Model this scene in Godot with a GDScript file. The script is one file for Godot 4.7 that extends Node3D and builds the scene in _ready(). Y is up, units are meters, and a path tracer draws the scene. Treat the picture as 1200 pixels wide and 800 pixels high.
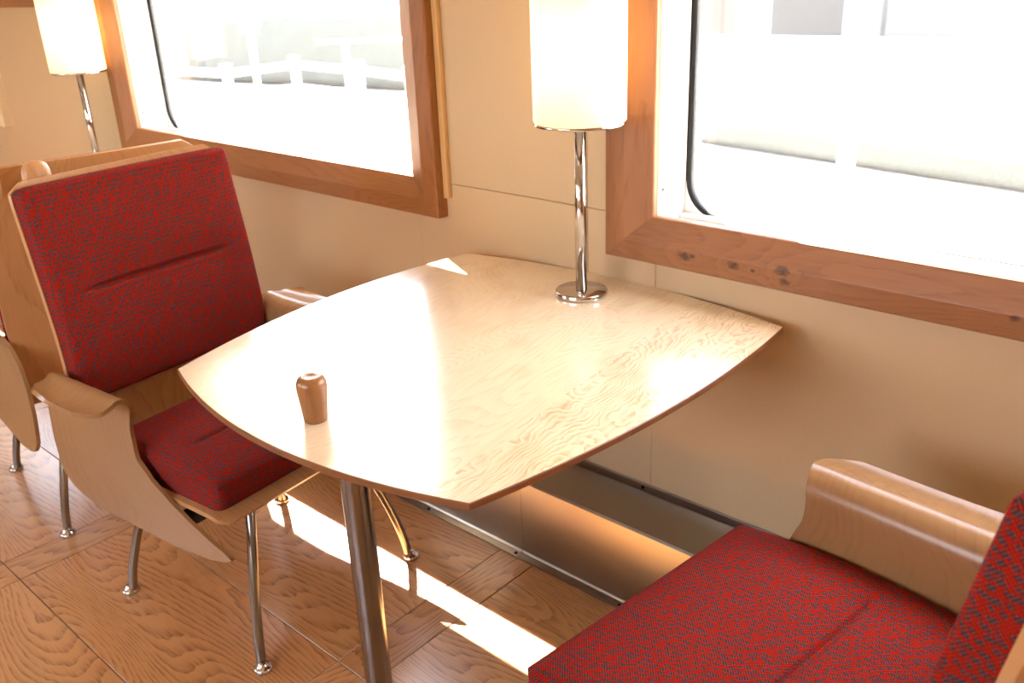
extends Node3D
# Dining corner of a train saloon: wooden table at the window wall, red upholstered plywood chairs.

const WALL := -1.55          # inner face of the window wall
const OUT := -1.68           # its outer face
const FAR := 1.35            # inner face of the wall across the aisle
const CEIL := 2.25
const X0 := -6.4
const X1 := 3.0
const SILL := 0.832
const TOP := 1.72

var M := {}
var used := {}


# ---------------------------------------------------------------- small tools
func numbered(called: String) -> String:
	var n: int = used.get(called, 0)
	used[called] = n + 1
	return called if n == 0 else "%s_%03d" % [called, n]


func tag(o: Node, label: String, category: String, group := "") -> void:
	o.set_meta("label", label)
	o.set_meta("category", category)
	if group != "":
		o.set_meta("group", group)


func thing(called: String, label: String, category: String, at := Vector3.ZERO, turn := 0.0, group := "") -> Node3D:
	var o := Node3D.new()
	o.name = numbered(called)
	add_child(o)
	o.position = at
	o.rotation.y = turn
	tag(o, label, category, group)
	return o


func setting(called: String, at := Vector3.ZERO, turn := 0.0) -> Node3D:
	var o := Node3D.new()
	o.name = called
	add_child(o)
	o.position = at
	o.rotation.y = turn
	o.set_meta("kind", "structure")
	return o


func part(called: String, mesh: Mesh, mat: Material, parent: Node, at := Vector3.ZERO) -> MeshInstance3D:
	var o := MeshInstance3D.new()
	o.name = called
	o.mesh = mesh
	o.material_override = mat
	o.position = at
	parent.add_child(o, true)
	return o


func top_mesh(called: String, mesh: Mesh, mat: Material, label: String, category: String, at := Vector3.ZERO, group := "") -> MeshInstance3D:
	var o := part(numbered(called), mesh, mat, self, at)
	tag(o, label, category, group)
	return o


func copy_of(o: Node3D, at: Vector3, turn: float, label: String) -> Node3D:
	var c: Node3D = o.duplicate()
	c.name = numbered(String(o.name))
	add_child(c)
	c.position = at
	c.rotation.y = turn
	c.set_meta("label", label)
	return c


func mat(color: Color, rough := 0.5, metal := 0.0) -> StandardMaterial3D:
	var m := StandardMaterial3D.new()
	m.albedo_color = color
	m.roughness = rough
	m.metallic = metal
	return m


# ---------------------------------------------------------------- mesh tools
# a, b, c, d run counter-clockwise seen from outside
func quad(st: SurfaceTool, a: Vector3, b: Vector3, c: Vector3, d: Vector3, ua: Vector2, ub: Vector2, uc: Vector2, ud: Vector2) -> void:
	for k in [[a, ua], [c, uc], [b, ub], [a, ua], [d, ud], [c, uc]]:
		st.set_uv(k[1])
		st.add_vertex(k[0])


func begin(smooth := true) -> SurfaceTool:
	var st := SurfaceTool.new()
	st.begin(Mesh.PRIMITIVE_TRIANGLES)
	st.set_smooth_group(0 if smooth else -1)
	return st


func finish(st: SurfaceTool) -> ArrayMesh:
	st.generate_normals()
	return st.commit()


func volume_sign(rings: Array, closed: bool) -> float:
	var v := 0.0
	var c := Vector3.ZERO
	for p in rings[0]:
		c += p / rings[0].size()
	for i in rings.size() - 1:
		var r: PackedVector3Array = rings[i]
		var s: PackedVector3Array = rings[i + 1]
		var n := r.size()
		for j in (n if closed else n - 1):
			var k := (j + 1) % n
			v += (r[j] - c).dot((r[k] - c).cross(s[k] - c)) + (r[j] - c).dot((s[k] - c).cross(s[j] - c))
	return v


# skin over a row of closed rings; u runs along the rings, v round them (metres); along = true swaps them
func loft(rings: Array, caps := true, smooth := true, swap := false, st: SurfaceTool = null) -> SurfaceTool:
	if st == null:
		st = begin(smooth)
	st.set_smooth_group(0 if smooth else -1)
	var flip := volume_sign(rings, true) < 0.0
	var n: int = rings[0].size()
	var u := 0.0
	for i in rings.size() - 1:
		var r: PackedVector3Array = rings[i]
		var s: PackedVector3Array = rings[i + 1]
		var du := ((r[0] + r[n / 2]) * 0.5).distance_to((s[0] + s[n / 2]) * 0.5)
		var v := 0.0
		for j in n:
			var k := (j + 1) % n
			var dv := maxf(r[j].distance_to(r[k]), s[j].distance_to(s[k]))
			var uv := [Vector2(u, v), Vector2(u, v + dv), Vector2(u + du, v + dv), Vector2(u + du, v)]
			if swap:
				for q in 4:
					uv[q] = Vector2(uv[q].y, uv[q].x)
			if flip:
				quad(st, r[j], s[j], s[k], r[k], uv[0], uv[3], uv[2], uv[1])
			else:
				quad(st, r[j], r[k], s[k], s[j], uv[0], uv[1], uv[2], uv[3])
			v += dv
		u += du
	if caps:
		st.set_smooth_group(-1)
		for e in 2:
			var r: PackedVector3Array = rings[0] if e == 0 else rings[-1]
			var c := Vector3.ZERO
			for p in r:
				c += p / n
			var ax := (r[0] - c).normalized()
			var nn := (r[0] - c).cross(r[n / 4 if n > 4 else 1] - c).normalized()
			var ay := nn.cross(ax)
			for j in n:
				var k := (j + 1) % n
				var t := [c, r[j], r[k]]
				if (e == 0) == flip:
					t = [c, r[k], r[j]]
				for p in [t[0], t[1], t[2]]:
					st.set_uv(Vector2((p - c).dot(ax), (p - c).dot(ay)))
					st.add_vertex(p)
	return st


func circle(c: Vector3, ax: Vector3, ay: Vector3, r: float, n := 16) -> PackedVector3Array:
	var out := PackedVector3Array()
	for j in n:
		var a := TAU * j / n
		out.append(c + ax * cos(a) * r + ay * sin(a) * r)
	return out


func lathe(profile: Array, n := 32) -> ArrayMesh:
	var rings := []
	for p in profile:
		rings.append(circle(Vector3(0, p[1], 0), Vector3.RIGHT, Vector3.BACK, maxf(p[0], 0.0003), n))
	return finish(loft(rings, true, true))


func smooth_path(pts: Array, steps := 8) -> PackedVector3Array:
	var out := PackedVector3Array()
	for i in pts.size() - 1:
		var a: Vector3 = pts[maxi(i - 1, 0)]
		var b: Vector3 = pts[i]
		var c: Vector3 = pts[i + 1]
		var d: Vector3 = pts[mini(i + 2, pts.size() - 1)]
		for k in steps:
			out.append(b.cubic_interpolate(c, a, d, float(k) / steps))
	out.append(pts[-1])
	return out


func tube_rings(path: PackedVector3Array, r: float, n := 14) -> Array:
	var rings := []
	for i in path.size():
		var t := (path[mini(i + 1, path.size() - 1)] - path[maxi(i - 1, 0)]).normalized()
		var ax := t.cross(Vector3(0.13, 0.02, 1.0)).normalized()
		rings.append(circle(path[i], ax, t.cross(ax), r, n))
	return rings


func tube(path: PackedVector3Array, r: float, n := 14) -> ArrayMesh:
	return finish(loft(tube_rings(path, r, n)))


# box with chamfered edges, texture u along the grain axis (0 x, 1 y, 2 z); off shifts the texture
func box(size: Vector3, b := 0.004, grain := 0, off := Vector2.ZERO, center := Vector3.ZERO) -> ArrayMesh:
	var st := begin(false)
	add_box(st, size, b, grain, off, center)
	return finish(st)


func add_box(st: SurfaceTool, size: Vector3, b := 0.004, grain := 0, off := Vector2.ZERO, center := Vector3.ZERO) -> void:
	st.set_smooth_group(-1)
	var h := size * 0.5
	b = minf(b, minf(h.x, minf(h.y, h.z)) * 0.9)
	var faces := []
	for ax in 3:
		var p := (ax + 1) % 3
		var q := (ax + 2) % 3
		for s in [-1.0, 1.0]:
			var f := []
			for k in [[-1, -1], [1, -1], [1, 1], [-1, 1]]:
				var v := Vector3.ZERO
				v[ax] = s * h[ax]
				v[p] = k[0] * (h[p] - b)
				v[q] = k[1] * (h[q] - b)
				f.append(v)
			faces.append(f)
			for t in [-1.0, 1.0]:
				var g := []
				for k in [[0, -1], [0, 1], [1, 1], [1, -1]]:
					var v := Vector3.ZERO
					v[ax] = s * (h[ax] - (b if k[0] == 1 else 0.0))
					v[p] = t * (h[p] - (0.0 if k[0] == 1 else b))
					v[q] = k[1] * (h[q] - b)
					g.append(v)
				faces.append(g)
	for sx in [-1.0, 1.0]:
		for sy in [-1.0, 1.0]:
			for sz in [-1.0, 1.0]:
				var s := Vector3(sx, sy, sz)
				var c := s * (h - Vector3(b, b, b))
				faces.append([c + Vector3(sx * b, 0, 0), c + Vector3(0, sy * b, 0), c + Vector3(0, 0, sz * b)])
	var o1 := (grain + 1) % 3
	var o2 := (grain + 2) % 3
	for f in faces:
		var n: Vector3 = (f[1] - f[0]).cross(f[2] - f[0])
		var mid := Vector3.ZERO
		for v in f:
			mid += v
		if n.dot(mid) < 0:
			f.reverse()
		n = n.abs()
		var vv := o1 if n[o1] <= n[o2] else o2
		var uu := grain
		if n[grain] > n[o1] and n[grain] > n[o2]:
			uu = o1
			vv = o2
		var order := [0, 2, 1] if f.size() == 3 else [0, 2, 1, 0, 3, 2]
		for k in order:
			st.set_uv(Vector2(f[k][uu], f[k][vv]) + off)
			st.add_vertex(f[k] + center)


# sheet of a given thickness over a grid of mid-points g[i][j]; u of the texture along i (or j when swap)
func sheet(g: Array, th: float, swap := false) -> ArrayMesh:
	var top := []
	var bot := []
	var ni := g.size()
	var nj: int = g[0].size()
	for i in ni:
		var a := PackedVector3Array()
		var b := PackedVector3Array()
		for j in nj:
			var di: Vector3 = g[mini(i + 1, ni - 1)][j] - g[maxi(i - 1, 0)][j]
			var dj: Vector3 = g[i][mini(j + 1, nj - 1)] - g[i][maxi(j - 1, 0)]
			var n := di.cross(dj).normalized()
			a.append(g[i][j] + n * th * 0.5)
			b.append(g[i][j] - n * th * 0.5)
		top.append(a)
		bot.append(b)
	return solid(top, bot, swap)


# closed body between two grids (top on the side that di x dj points to)
func solid(top: Array, bot: Array, swap := false) -> ArrayMesh:
	var ni := top.size()
	var nj: int = top[0].size()
	var st := begin(true)
	var uv := []
	var u := 0.0
	for i in ni:
		var row := []
		var v := 0.0
		if i > 0:
			u += top[i][nj / 2].distance_to(top[i - 1][nj / 2])
		for j in nj:
			if j > 0:
				v += top[ni / 2][j].distance_to(top[ni / 2][j - 1])
			row.append(Vector2(v, u) if swap else Vector2(u, v))
		uv.append(row)
	for i in ni - 1:
		for j in nj - 1:
			st.set_smooth_group(0)
			quad(st, top[i][j], top[i + 1][j], top[i + 1][j + 1], top[i][j + 1], uv[i][j], uv[i + 1][j], uv[i + 1][j + 1], uv[i][j + 1])
			st.set_smooth_group(1)
			quad(st, bot[i][j], bot[i][j + 1], bot[i + 1][j + 1], bot[i + 1][j], uv[i][j], uv[i][j + 1], uv[i + 1][j + 1], uv[i + 1][j])
	st.set_smooth_group(2)
	for i in ni - 1:
		quad(st, bot[i][0], bot[i + 1][0], top[i + 1][0], top[i][0], uv[i][0], uv[i + 1][0], uv[i + 1][0], uv[i][0])
		quad(st, bot[i + 1][nj - 1], bot[i][nj - 1], top[i][nj - 1], top[i + 1][nj - 1], uv[i + 1][nj - 1], uv[i][nj - 1], uv[i][nj - 1], uv[i + 1][nj - 1])
	st.set_smooth_group(3)
	for j in nj - 1:
		quad(st, bot[0][j + 1], bot[0][j], top[0][j], top[0][j + 1], uv[0][j + 1], uv[0][j], uv[0][j], uv[0][j + 1])
		quad(st, bot[ni - 1][j], bot[ni - 1][j + 1], top[ni - 1][j + 1], top[ni - 1][j], uv[ni - 1][j], uv[ni - 1][j + 1], uv[ni - 1][j + 1], uv[ni - 1][j])
	return finish(st)


func polygon_plate(outline: PackedVector2Array, y0: float, y1: float, under: float, face: bool) -> ArrayMesh:
	# horizontal plate: top at y1, edge upright, underside drawn in by "under"
	var rings := []
	var c := Vector2.ZERO
	for p in outline:
		c += p / outline.size()
	for lv in [[y0, under, 1.0], [y1 - 0.011, 0.0, 1.0], [y1 - 0.0015, 0.0, 1.0], [y1, 0.0015, 1.0]]:
		var r := PackedVector3Array()
		for p in outline:
			var q: Vector2 = p - (p - c).normalized() * lv[1]
			r.append(Vector3(q.x, lv[0], q.y))
		rings.append(r)
	var st := begin(false)
	var flip := volume_sign(rings, true) < 0.0
	var n := outline.size()
	for i in (0 if face else 3):
		for j in n:
			var k := (j + 1) % n
			var f := [rings[i][j], rings[i][k], rings[i + 1][k], rings[i + 1][j]]
			var w := []
			for p in f:
				w.append(Vector2(p.x + p.z, p.y))
			if flip:
				quad(st, f[0], f[3], f[2], f[1], w[0], w[3], w[2], w[1])
			else:
				quad(st, f[0], f[1], f[2], f[3], w[0], w[1], w[2], w[3])
	for e in ([3] if face else [0]):
		var idx := Geometry2D.triangulate_polygon(outline)
		for t in idx.size() / 3:
			var a: Vector3 = rings[e][idx[t * 3]]
			var b: Vector3 = rings[e][idx[t * 3 + 1]]
			var d: Vector3 = rings[e][idx[t * 3 + 2]]
			var up := (b - a).cross(d - a).y > 0.0
			var tri := [a, d, b] if up == (e == 3) else [a, b, d]
			for p in tri:
				st.set_uv(Vector2(p.z + 0.55, p.x - 0.125 * p.z + 0.5))
				st.add_vertex(p)
	return finish(st)


# ---------------------------------------------------------------- textures
func noise(sd: int, freq: float, oct := 3) -> FastNoiseLite:
	var n := FastNoiseLite.new()
	n.seed = sd
	n.noise_type = FastNoiseLite.TYPE_SIMPLEX_SMOOTH
	n.frequency = freq
	n.fractal_octaves = oct
	return n


# grain along u. w_m x h_m metres; rings: number of growth lines per unit of the slow field; strong 0..1
func wood(w: int, h: int, w_m: float, h_m: float, sd: int, light: Color, dark: Color, rings: float, strong: float, wave := 1.0, knots := []) -> ImageTexture:
	var img := Image.create(w, h, false, Image.FORMAT_RGB8)
	var slow := noise(sd, 1.0, 2)
	var fine := noise(sd + 1, 1.0, 2)
	var patch := noise(sd + 2, 1.0, 2)
	for y in h:
		var v := h_m * y / h
		for x in w:
			var u := w_m * x / w
			# mirrored ends so that the picture repeats without a seam
			var f := v * 4.0 + 0.75 * slow.get_noise_2d(u * 0.75 * wave, v * 3.0) + 0.017 * slow.get_noise_2d(u * 6.0 * wave + 40.0, v * 14.0) + 0.009 * fine.get_noise_2d(u * 22.0, v * 40.0)
			var dk := 0.0
			for k in knots:
				var d: float = Vector2((u - k.x) * 0.7, (v - k.y)).length() / k.z + 0.45 * fine.get_noise_2d(u * 60.0, v * 90.0)
				f += 0.12 * exp(-d * d * 0.15)
				dk = maxf(dk, clampf(1.25 - d, 0.0, 1.0))
			var r := fposmod(f * rings, 1.0)
			var line := pow(r, 2.2) * (1.0 - smoothstep(0.93, 1.0, r))
			line *= clampf(0.75 + 0.9 * fine.get_noise_2d(u * 12.0 + 9.0, v * 95.0), 0.0, 1.3)
			var pore := fine.get_noise_2d(u * 9.0, v * 420.0) * 0.5 + 0.5
			var tone := patch.get_noise_2d(u * 1.2, v * 4.0) * 0.18
			var t := clampf(strong * line + 0.22 * (pore - 0.5) + tone, 0.0, 1.0)
			var c := light.lerp(dark, t)
			if dk > 0.0:
				c = c.lerp(Color(0.22, 0.12, 0.06), dk * 0.75)
			img.set_pixel(x, y, c)
	img.generate_mipmaps()
	return ImageTexture.create_from_image(img)


func wood_mat(tex: Texture2D, w_m: float, h_m: float, rough: float, tint := Color.WHITE) -> StandardMaterial3D:
	var m := StandardMaterial3D.new()
	m.albedo_color = tint
	m.albedo_texture = tex
	m.uv1_scale = Vector3(1.0 / w_m, 1.0 / h_m, 1)
	m.roughness = rough
	return m


# woven upholstery: red twill with short grey strokes, and its relief
func fabric() -> Array:
	var n := 512
	var size_mm := 150.0
	var img := Image.create(n, n, false, Image.FORMAT_RGB8)
	var hgt := Image.create(n, n, false, Image.FORMAT_RGB8)
	var rng := RandomNumberGenerator.new()
	rng.seed = 5
	var grey := PackedByteArray()
	grey.resize(n * n)
	var cols := 13
	var rows := 17
	for r in rows:
		for c in cols:
			if rng.randf() < 0.05:
				continue
			var cx := (c + 0.5 * (r % 2) + rng.randf_range(-0.22, 0.22)) * n / cols
			var cy := (r + 0.5 + rng.randf_range(-0.15, 0.15)) * n / rows
			var strokes := rng.randi_range(2, 4)
			for s in strokes:
				var ox := cx + (s - strokes * 0.5) * 8.0
				var oy := cy + (s - strokes * 0.5) * 1.5 * (1.0 if rng.randf() < 0.5 else -1.0)
				for k in range(-11, 12):
					for q in range(-4, 4):
						var px := posmod(int(ox + k * 0.55 + q * 0.5), n)
						var py := posmod(int(oy - k * 0.75 + q), n)
						grey[py * n + px] = 1
	var wob := noise(9, 0.03, 2)
	for y in n:
		for x in n:
			var yarn := 0.5 + 0.5 * sin((x + y * 0.8) * TAU / 12.8 + wob.get_noise_2d(x, y) * 0.8)
			var cross := 0.5 + 0.5 * sin((x - y) * TAU / 16.0)
			var base := Color(0.43, 0.065, 0.045).lerp(Color(0.735, 0.195, 0.110), yarn * (0.65 + 0.35 * cross))
			var hh := 0.45 + 0.4 * yarn + 0.15 * cross
			if grey[y * n + x] == 1:
				base = Color(0.22, 0.14, 0.14).lerp(Color(0.37, 0.275, 0.285), cross)
				hh = 0.3 + 0.2 * cross
			img.set_pixel(x, y, base)
			hgt.set_pixel(x, y, Color(hh, hh, hh))
	img.generate_mipmaps()
	return [ImageTexture.create_from_image(img), ImageTexture.create_from_image(hgt), size_mm / 1000.0]


func speckle(c: Color, amount: float, sd: int, fx: float, fy: float, n := 256) -> ImageTexture:
	var img := Image.create(n, n, false, Image.FORMAT_RGB8)
	var a := noise(sd, 1.0, 3)
	for y in n:
		for x in n:
			var k := 1.0 + amount * a.get_noise_2d(x * fx, y * fy)
			img.set_pixel(x, y, Color(c.r * k, c.g * k, c.b * k))
	return ImageTexture.create_from_image(img)


# table veneer: u along z (metres from 0), v along x; one strongly figured leaf, plain leaves beside it
func veneer() -> ImageTexture:
	var w := 1024
	var h := 1024
	var img := Image.create(w, h, false, Image.FORMAT_RGB8)
	var slow := noise(71, 1.0, 2)
	var fine := noise(72, 1.0, 2)
	var patch := noise(73, 1.0, 3)
	for y in h:
		var v := 1.0 * y / h          # 0 .. 1 across the table, 0.5 the middle
		for x in w:
			var u := 1.1 * x / w
			var figured := v > 0.752
			var plain := v < 0.47
			var f := 0.0
			var s := 0.12
			if figured:
				f = v * 3.0 + slow.get_noise_2d(u * 1.6, v * 5.0) * 0.6 + 0.10 * slow.get_noise_2d(u * 10.0 + 7.0, v * 8.0) + 0.03 * fine.get_noise_2d(u * 30.0, v * 40.0)
				s = 0.55
			elif plain:
				f = v * 2.5 + slow.get_noise_2d(u * 0.8 + 31.0, v * 4.0)
			else:
				f = v * 2.2 + slow.get_noise_2d(u * 1.0 + 60.0, v * 4.0)
				s = 0.18
			var r := fposmod(f * 15.0, 1.0)
			var line := pow(r, 1.8) * (1.0 - smoothstep(0.9, 1.0, r))
			line *= clampf(0.7 + 1.0 * fine.get_noise_2d(u * 11.0 + 5.0, v * 80.0), 0.0, 1.3)
			var pore := fine.get_noise_2d(u * 8.0, v * 380.0) * 0.5 + 0.5
			var t := clampf(s * line + 0.16 * (pore - 0.5) + 0.22 * maxf(0.0, patch.get_noise_2d(u * 5.0, v * 9.0)), 0.0, 1.0)
			img.set_pixel(x, y, Color(0.925, 0.84, 0.715).lerp(Color(0.68, 0.515, 0.36), t))
	img.generate_mipmaps()
	return ImageTexture.create_from_image(img)


func make_materials() -> void:
	var oak := wood(1024, 512, 1.3, 0.45, 3, Color(0.78, 0.575, 0.375), Color(0.50, 0.315, 0.17), 14.0, 0.75)
	M.floor = wood_mat(oak, 1.3, 0.45, 0.30)
	M.floor_b = wood_mat(oak, 1.3, 0.45, 0.30, Color(0.93, 0.90, 0.87))
	M.floor_c = wood_mat(oak, 1.3, 0.45, 0.30, Color(1.04, 1.02, 1.0))
	for fm in [M.floor, M.floor_b, M.floor_c]:
		fm.clearcoat_enabled = true
		fm.clearcoat = 0.8
		fm.clearcoat_roughness = 0.22
	M.gap = mat(Color(0.13, 0.08, 0.05), 0.9)
	var beech := wood(512, 512, 0.8, 0.8, 21, Color(0.625, 0.46, 0.305), Color(0.50, 0.345, 0.21), 9.0, 0.22, 0.7)
	M.ply = wood_mat(beech, 0.8, 0.8, 0.27)
	M.ply_back = wood_mat(wood(640, 512, 1.25, 0.6, 27, Color(0.75, 0.55, 0.36), Color(0.58, 0.39, 0.225), 9.0, 0.40), 1.25, 0.6, 0.36)
	var cherry := wood(1024, 256, 1.8, 0.3, 35, Color(0.63, 0.43, 0.26), Color(0.48, 0.30, 0.165), 12.0, 0.40)
	M.frame = wood_mat(cherry, 1.8, 0.3, 0.42, Color(0.96, 0.91, 0.84))
	M.knotty = wood_mat(wood(1024, 128, 1.7, 0.2, 37, Color(0.63, 0.43, 0.26), Color(0.47, 0.29, 0.155), 12.0, 0.42, 1.0, [Vector3(0.195, 0.068, 0.010), Vector3(0.212, 0.071, 0.005), Vector3(0.305, 0.070, 0.009), Vector3(0.345, 0.066, 0.004), Vector3(0.405, 0.078, 0.010), Vector3(0.41, 0.055, 0.007), Vector3(0.80, 0.075, 0.006)]), 1.7, 0.2, 0.42, Color(0.93, 0.875, 0.80))
	M.table = wood_mat(veneer(), 1.1, 1.0, 0.22)
	M.table.clearcoat_enabled = true
	M.table.clearcoat = 1.0
	M.table.clearcoat_roughness = 0.16
	M.table.metallic_specular = 0.6
	M.table_edge = wood_mat(cherry, 1.8, 0.3, 0.4, Color(0.85, 0.78, 0.75))
	M.knob = wood_mat(beech, 0.8, 0.8, 0.26, Color(0.94, 0.86, 0.78))
	var f := fabric()
	var cloth := StandardMaterial3D.new()
	cloth.albedo_texture = f[0]
	cloth.heightmap_enabled = true
	cloth.heightmap_texture = f[1]
	cloth.heightmap_scale = 0.06
	cloth.roughness = 0.95
	cloth.uv1_triplanar = true
	cloth.uv1_triplanar_sharpness = 12.0
	cloth.uv1_scale = Vector3.ONE / f[2]
	cloth.metallic_specular = 0.2
	M.cloth = cloth
	M.chrome = mat(Color(0.80, 0.78, 0.77), 0.10, 1.0)
	M.steel = mat(Color(0.60, 0.575, 0.55), 0.24, 1.0)
	var brushed := mat(Color(0.64, 0.60, 0.55), 0.30, 1.0)
	M.brushed = brushed
	M.black = mat(Color(0.07, 0.066, 0.063), 0.7)
	M.screw = mat(Color(0.16, 0.14, 0.12), 0.4, 0.8)
	var wall := StandardMaterial3D.new()
	wall.albedo_texture = speckle(Color(0.775, 0.665, 0.515), 0.035, 50, 0.9, 0.9)
	wall.uv1_triplanar = true
	wall.uv1_scale = Vector3(4, 4, 4)
	wall.roughness = 0.55
	M.wall = wall
	M.cream = mat(Color(0.88, 0.80, 0.66), 0.5)
	M.pale_strip = mat(Color(0.80, 0.64, 0.42), 0.5)
	M.white = mat(Color(0.90, 0.89, 0.87), 0.4)
	M.ceiling = mat(Color(0.74, 0.67, 0.57), 0.8)
	var glass := mat(Color(1, 1, 1, 0.03), 0.02)
	glass.transparency = BaseMaterial3D.TRANSPARENCY_ALPHA
	M.glass = glass
	var shade := mat(Color(0.97, 0.95, 0.89), 0.35)
	shade.backlight_enabled = true
	shade.backlight = Color(1.0, 0.97, 0.90)
	M.shade = shade
	var blind := mat(Color(0.93, 0.89, 0.80), 0.9)  # cloth of the added blinds; passes sunlight so they glow
	blind.backlight_enabled = true
	blind.backlight = Color(1.0, 0.97, 0.92)
	M.blind = blind
	var bulb := mat(Color(1, 0.9, 0.7), 0.5)
	bulb.emission_enabled = true
	bulb.emission = Color(1.0, 0.78, 0.42)
	bulb.emission_energy_multiplier = 6.0
	M.bulb = bulb
	M.ground = StandardMaterial3D.new()
	M.ground.albedo_texture = speckle(Color(0.62, 0.61, 0.59), 0.10, 60, 0.4, 0.4)
	M.ground.uv1_triplanar = true
	M.ground.uv1_scale = Vector3(0.4, 0.4, 0.4)
	M.ground.roughness = 0.95
	M.hedge = StandardMaterial3D.new()
	M.hedge.albedo_texture = speckle(Color(0.275, 0.285, 0.265), 0.35, 61, 0.16, 0.16)
	M.hedge.uv1_triplanar = true
	M.hedge.uv1_scale = Vector3(0.7, 0.7, 0.7)
	M.hedge.roughness = 0.95
	M.paint = mat(Color(0.88, 0.88, 0.87), 0.6)
	M.render_wall = mat(Color(0.80, 0.79, 0.78), 0.9)
	M.roof = mat(Color(0.34, 0.33, 0.34), 0.8)
	M.dark_glass = mat(Color(0.21, 0.21, 0.215), 0.3)


# ---------------------------------------------------------------- the setting
func span(node: Node, called: String, a: Vector3, b: Vector3, m: Material, bevel := 0.0015, grain := 0) -> MeshInstance3D:
	return part(called, box(b - a, bevel, grain, Vector2(a.x * 0.37, a.y * 0.21)), m, node, (a + b) * 0.5)


# a side wall with openings [x0, x1, y0, y1]; inner face z_in, outer face z_out
func side_wall(called: String, z_in: float, z_out: float, holes: Array, seams: Array) -> void:
	var w := setting(called)
	var cuts := [X0, X1]
	for h in holes:
		cuts.append(h[0])
		cuts.append(h[1])
	for s in seams:
		cuts.append(s)
	cuts.sort()
	var g := 0.0005
	for i in cuts.size() - 1:
		var a: float = cuts[i]
		var b: float = cuts[i + 1]
		if b - a < 0.001:
			continue
		var ga := g if a in seams else 0.0
		var gb := g if b in seams else 0.0
		var hole := []
		for h in holes:
			if h[0] <= a + 0.0005 and h[1] >= b - 0.0005:
				hole = h
		if hole.is_empty():
			if a > -1.8 and b < -1.0:
				span(w, "panel", Vector3(a + ga, 0.0, minf(z_in, z_out)), Vector3(b - gb, 0.848 - g, maxf(z_in, z_out)), M.wall)
				span(w, "panel", Vector3(a + ga, 0.848 + g, minf(z_in, z_out)), Vector3(b - gb, CEIL, maxf(z_in, z_out)), M.wall)
			else:
				span(w, "panel", Vector3(a, 0.0, minf(z_in, z_out)), Vector3(b, CEIL, maxf(z_in, z_out)), M.wall)
		else:
			span(w, "panel", Vector3(a + ga, 0.0, minf(z_in, z_out)), Vector3(b - gb, hole[2], maxf(z_in, z_out)), M.wall)
			span(w, "panel", Vector3(a + ga, hole[3], minf(z_in, z_out)), Vector3(b - gb, CEIL, maxf(z_in, z_out)), M.wall)
	# outer skin closes the joints
	var zo := z_out + (0.004 if z_out > 0 else -0.004)
	var skin := []
	skin = [[X0, X1, -0.3, 0.8], [X0, X1, 2.0, 2.4]]
	var xs := [X0]
	for h in holes:
		xs.append(h[0])
		xs.append(h[1])
	xs.append(X1)
	for i in range(0, xs.size(), 2):
		skin.append([xs[i], xs[i + 1], 0.8, 2.0])
	for h in holes:
		skin.append([h[0], h[1], 0.8, h[2]])
		skin.append([h[0], h[1], h[3], 2.0])
	for s in skin:
		if s[1] - s[0] > 0.002 and s[3] - s[2] > 0.002:
			span(w, "outer_skin", Vector3(s[0], s[2], minf(z_out, zo)), Vector3(s[1], s[3], maxf(z_out, zo)), M.white, 0.0005)


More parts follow.
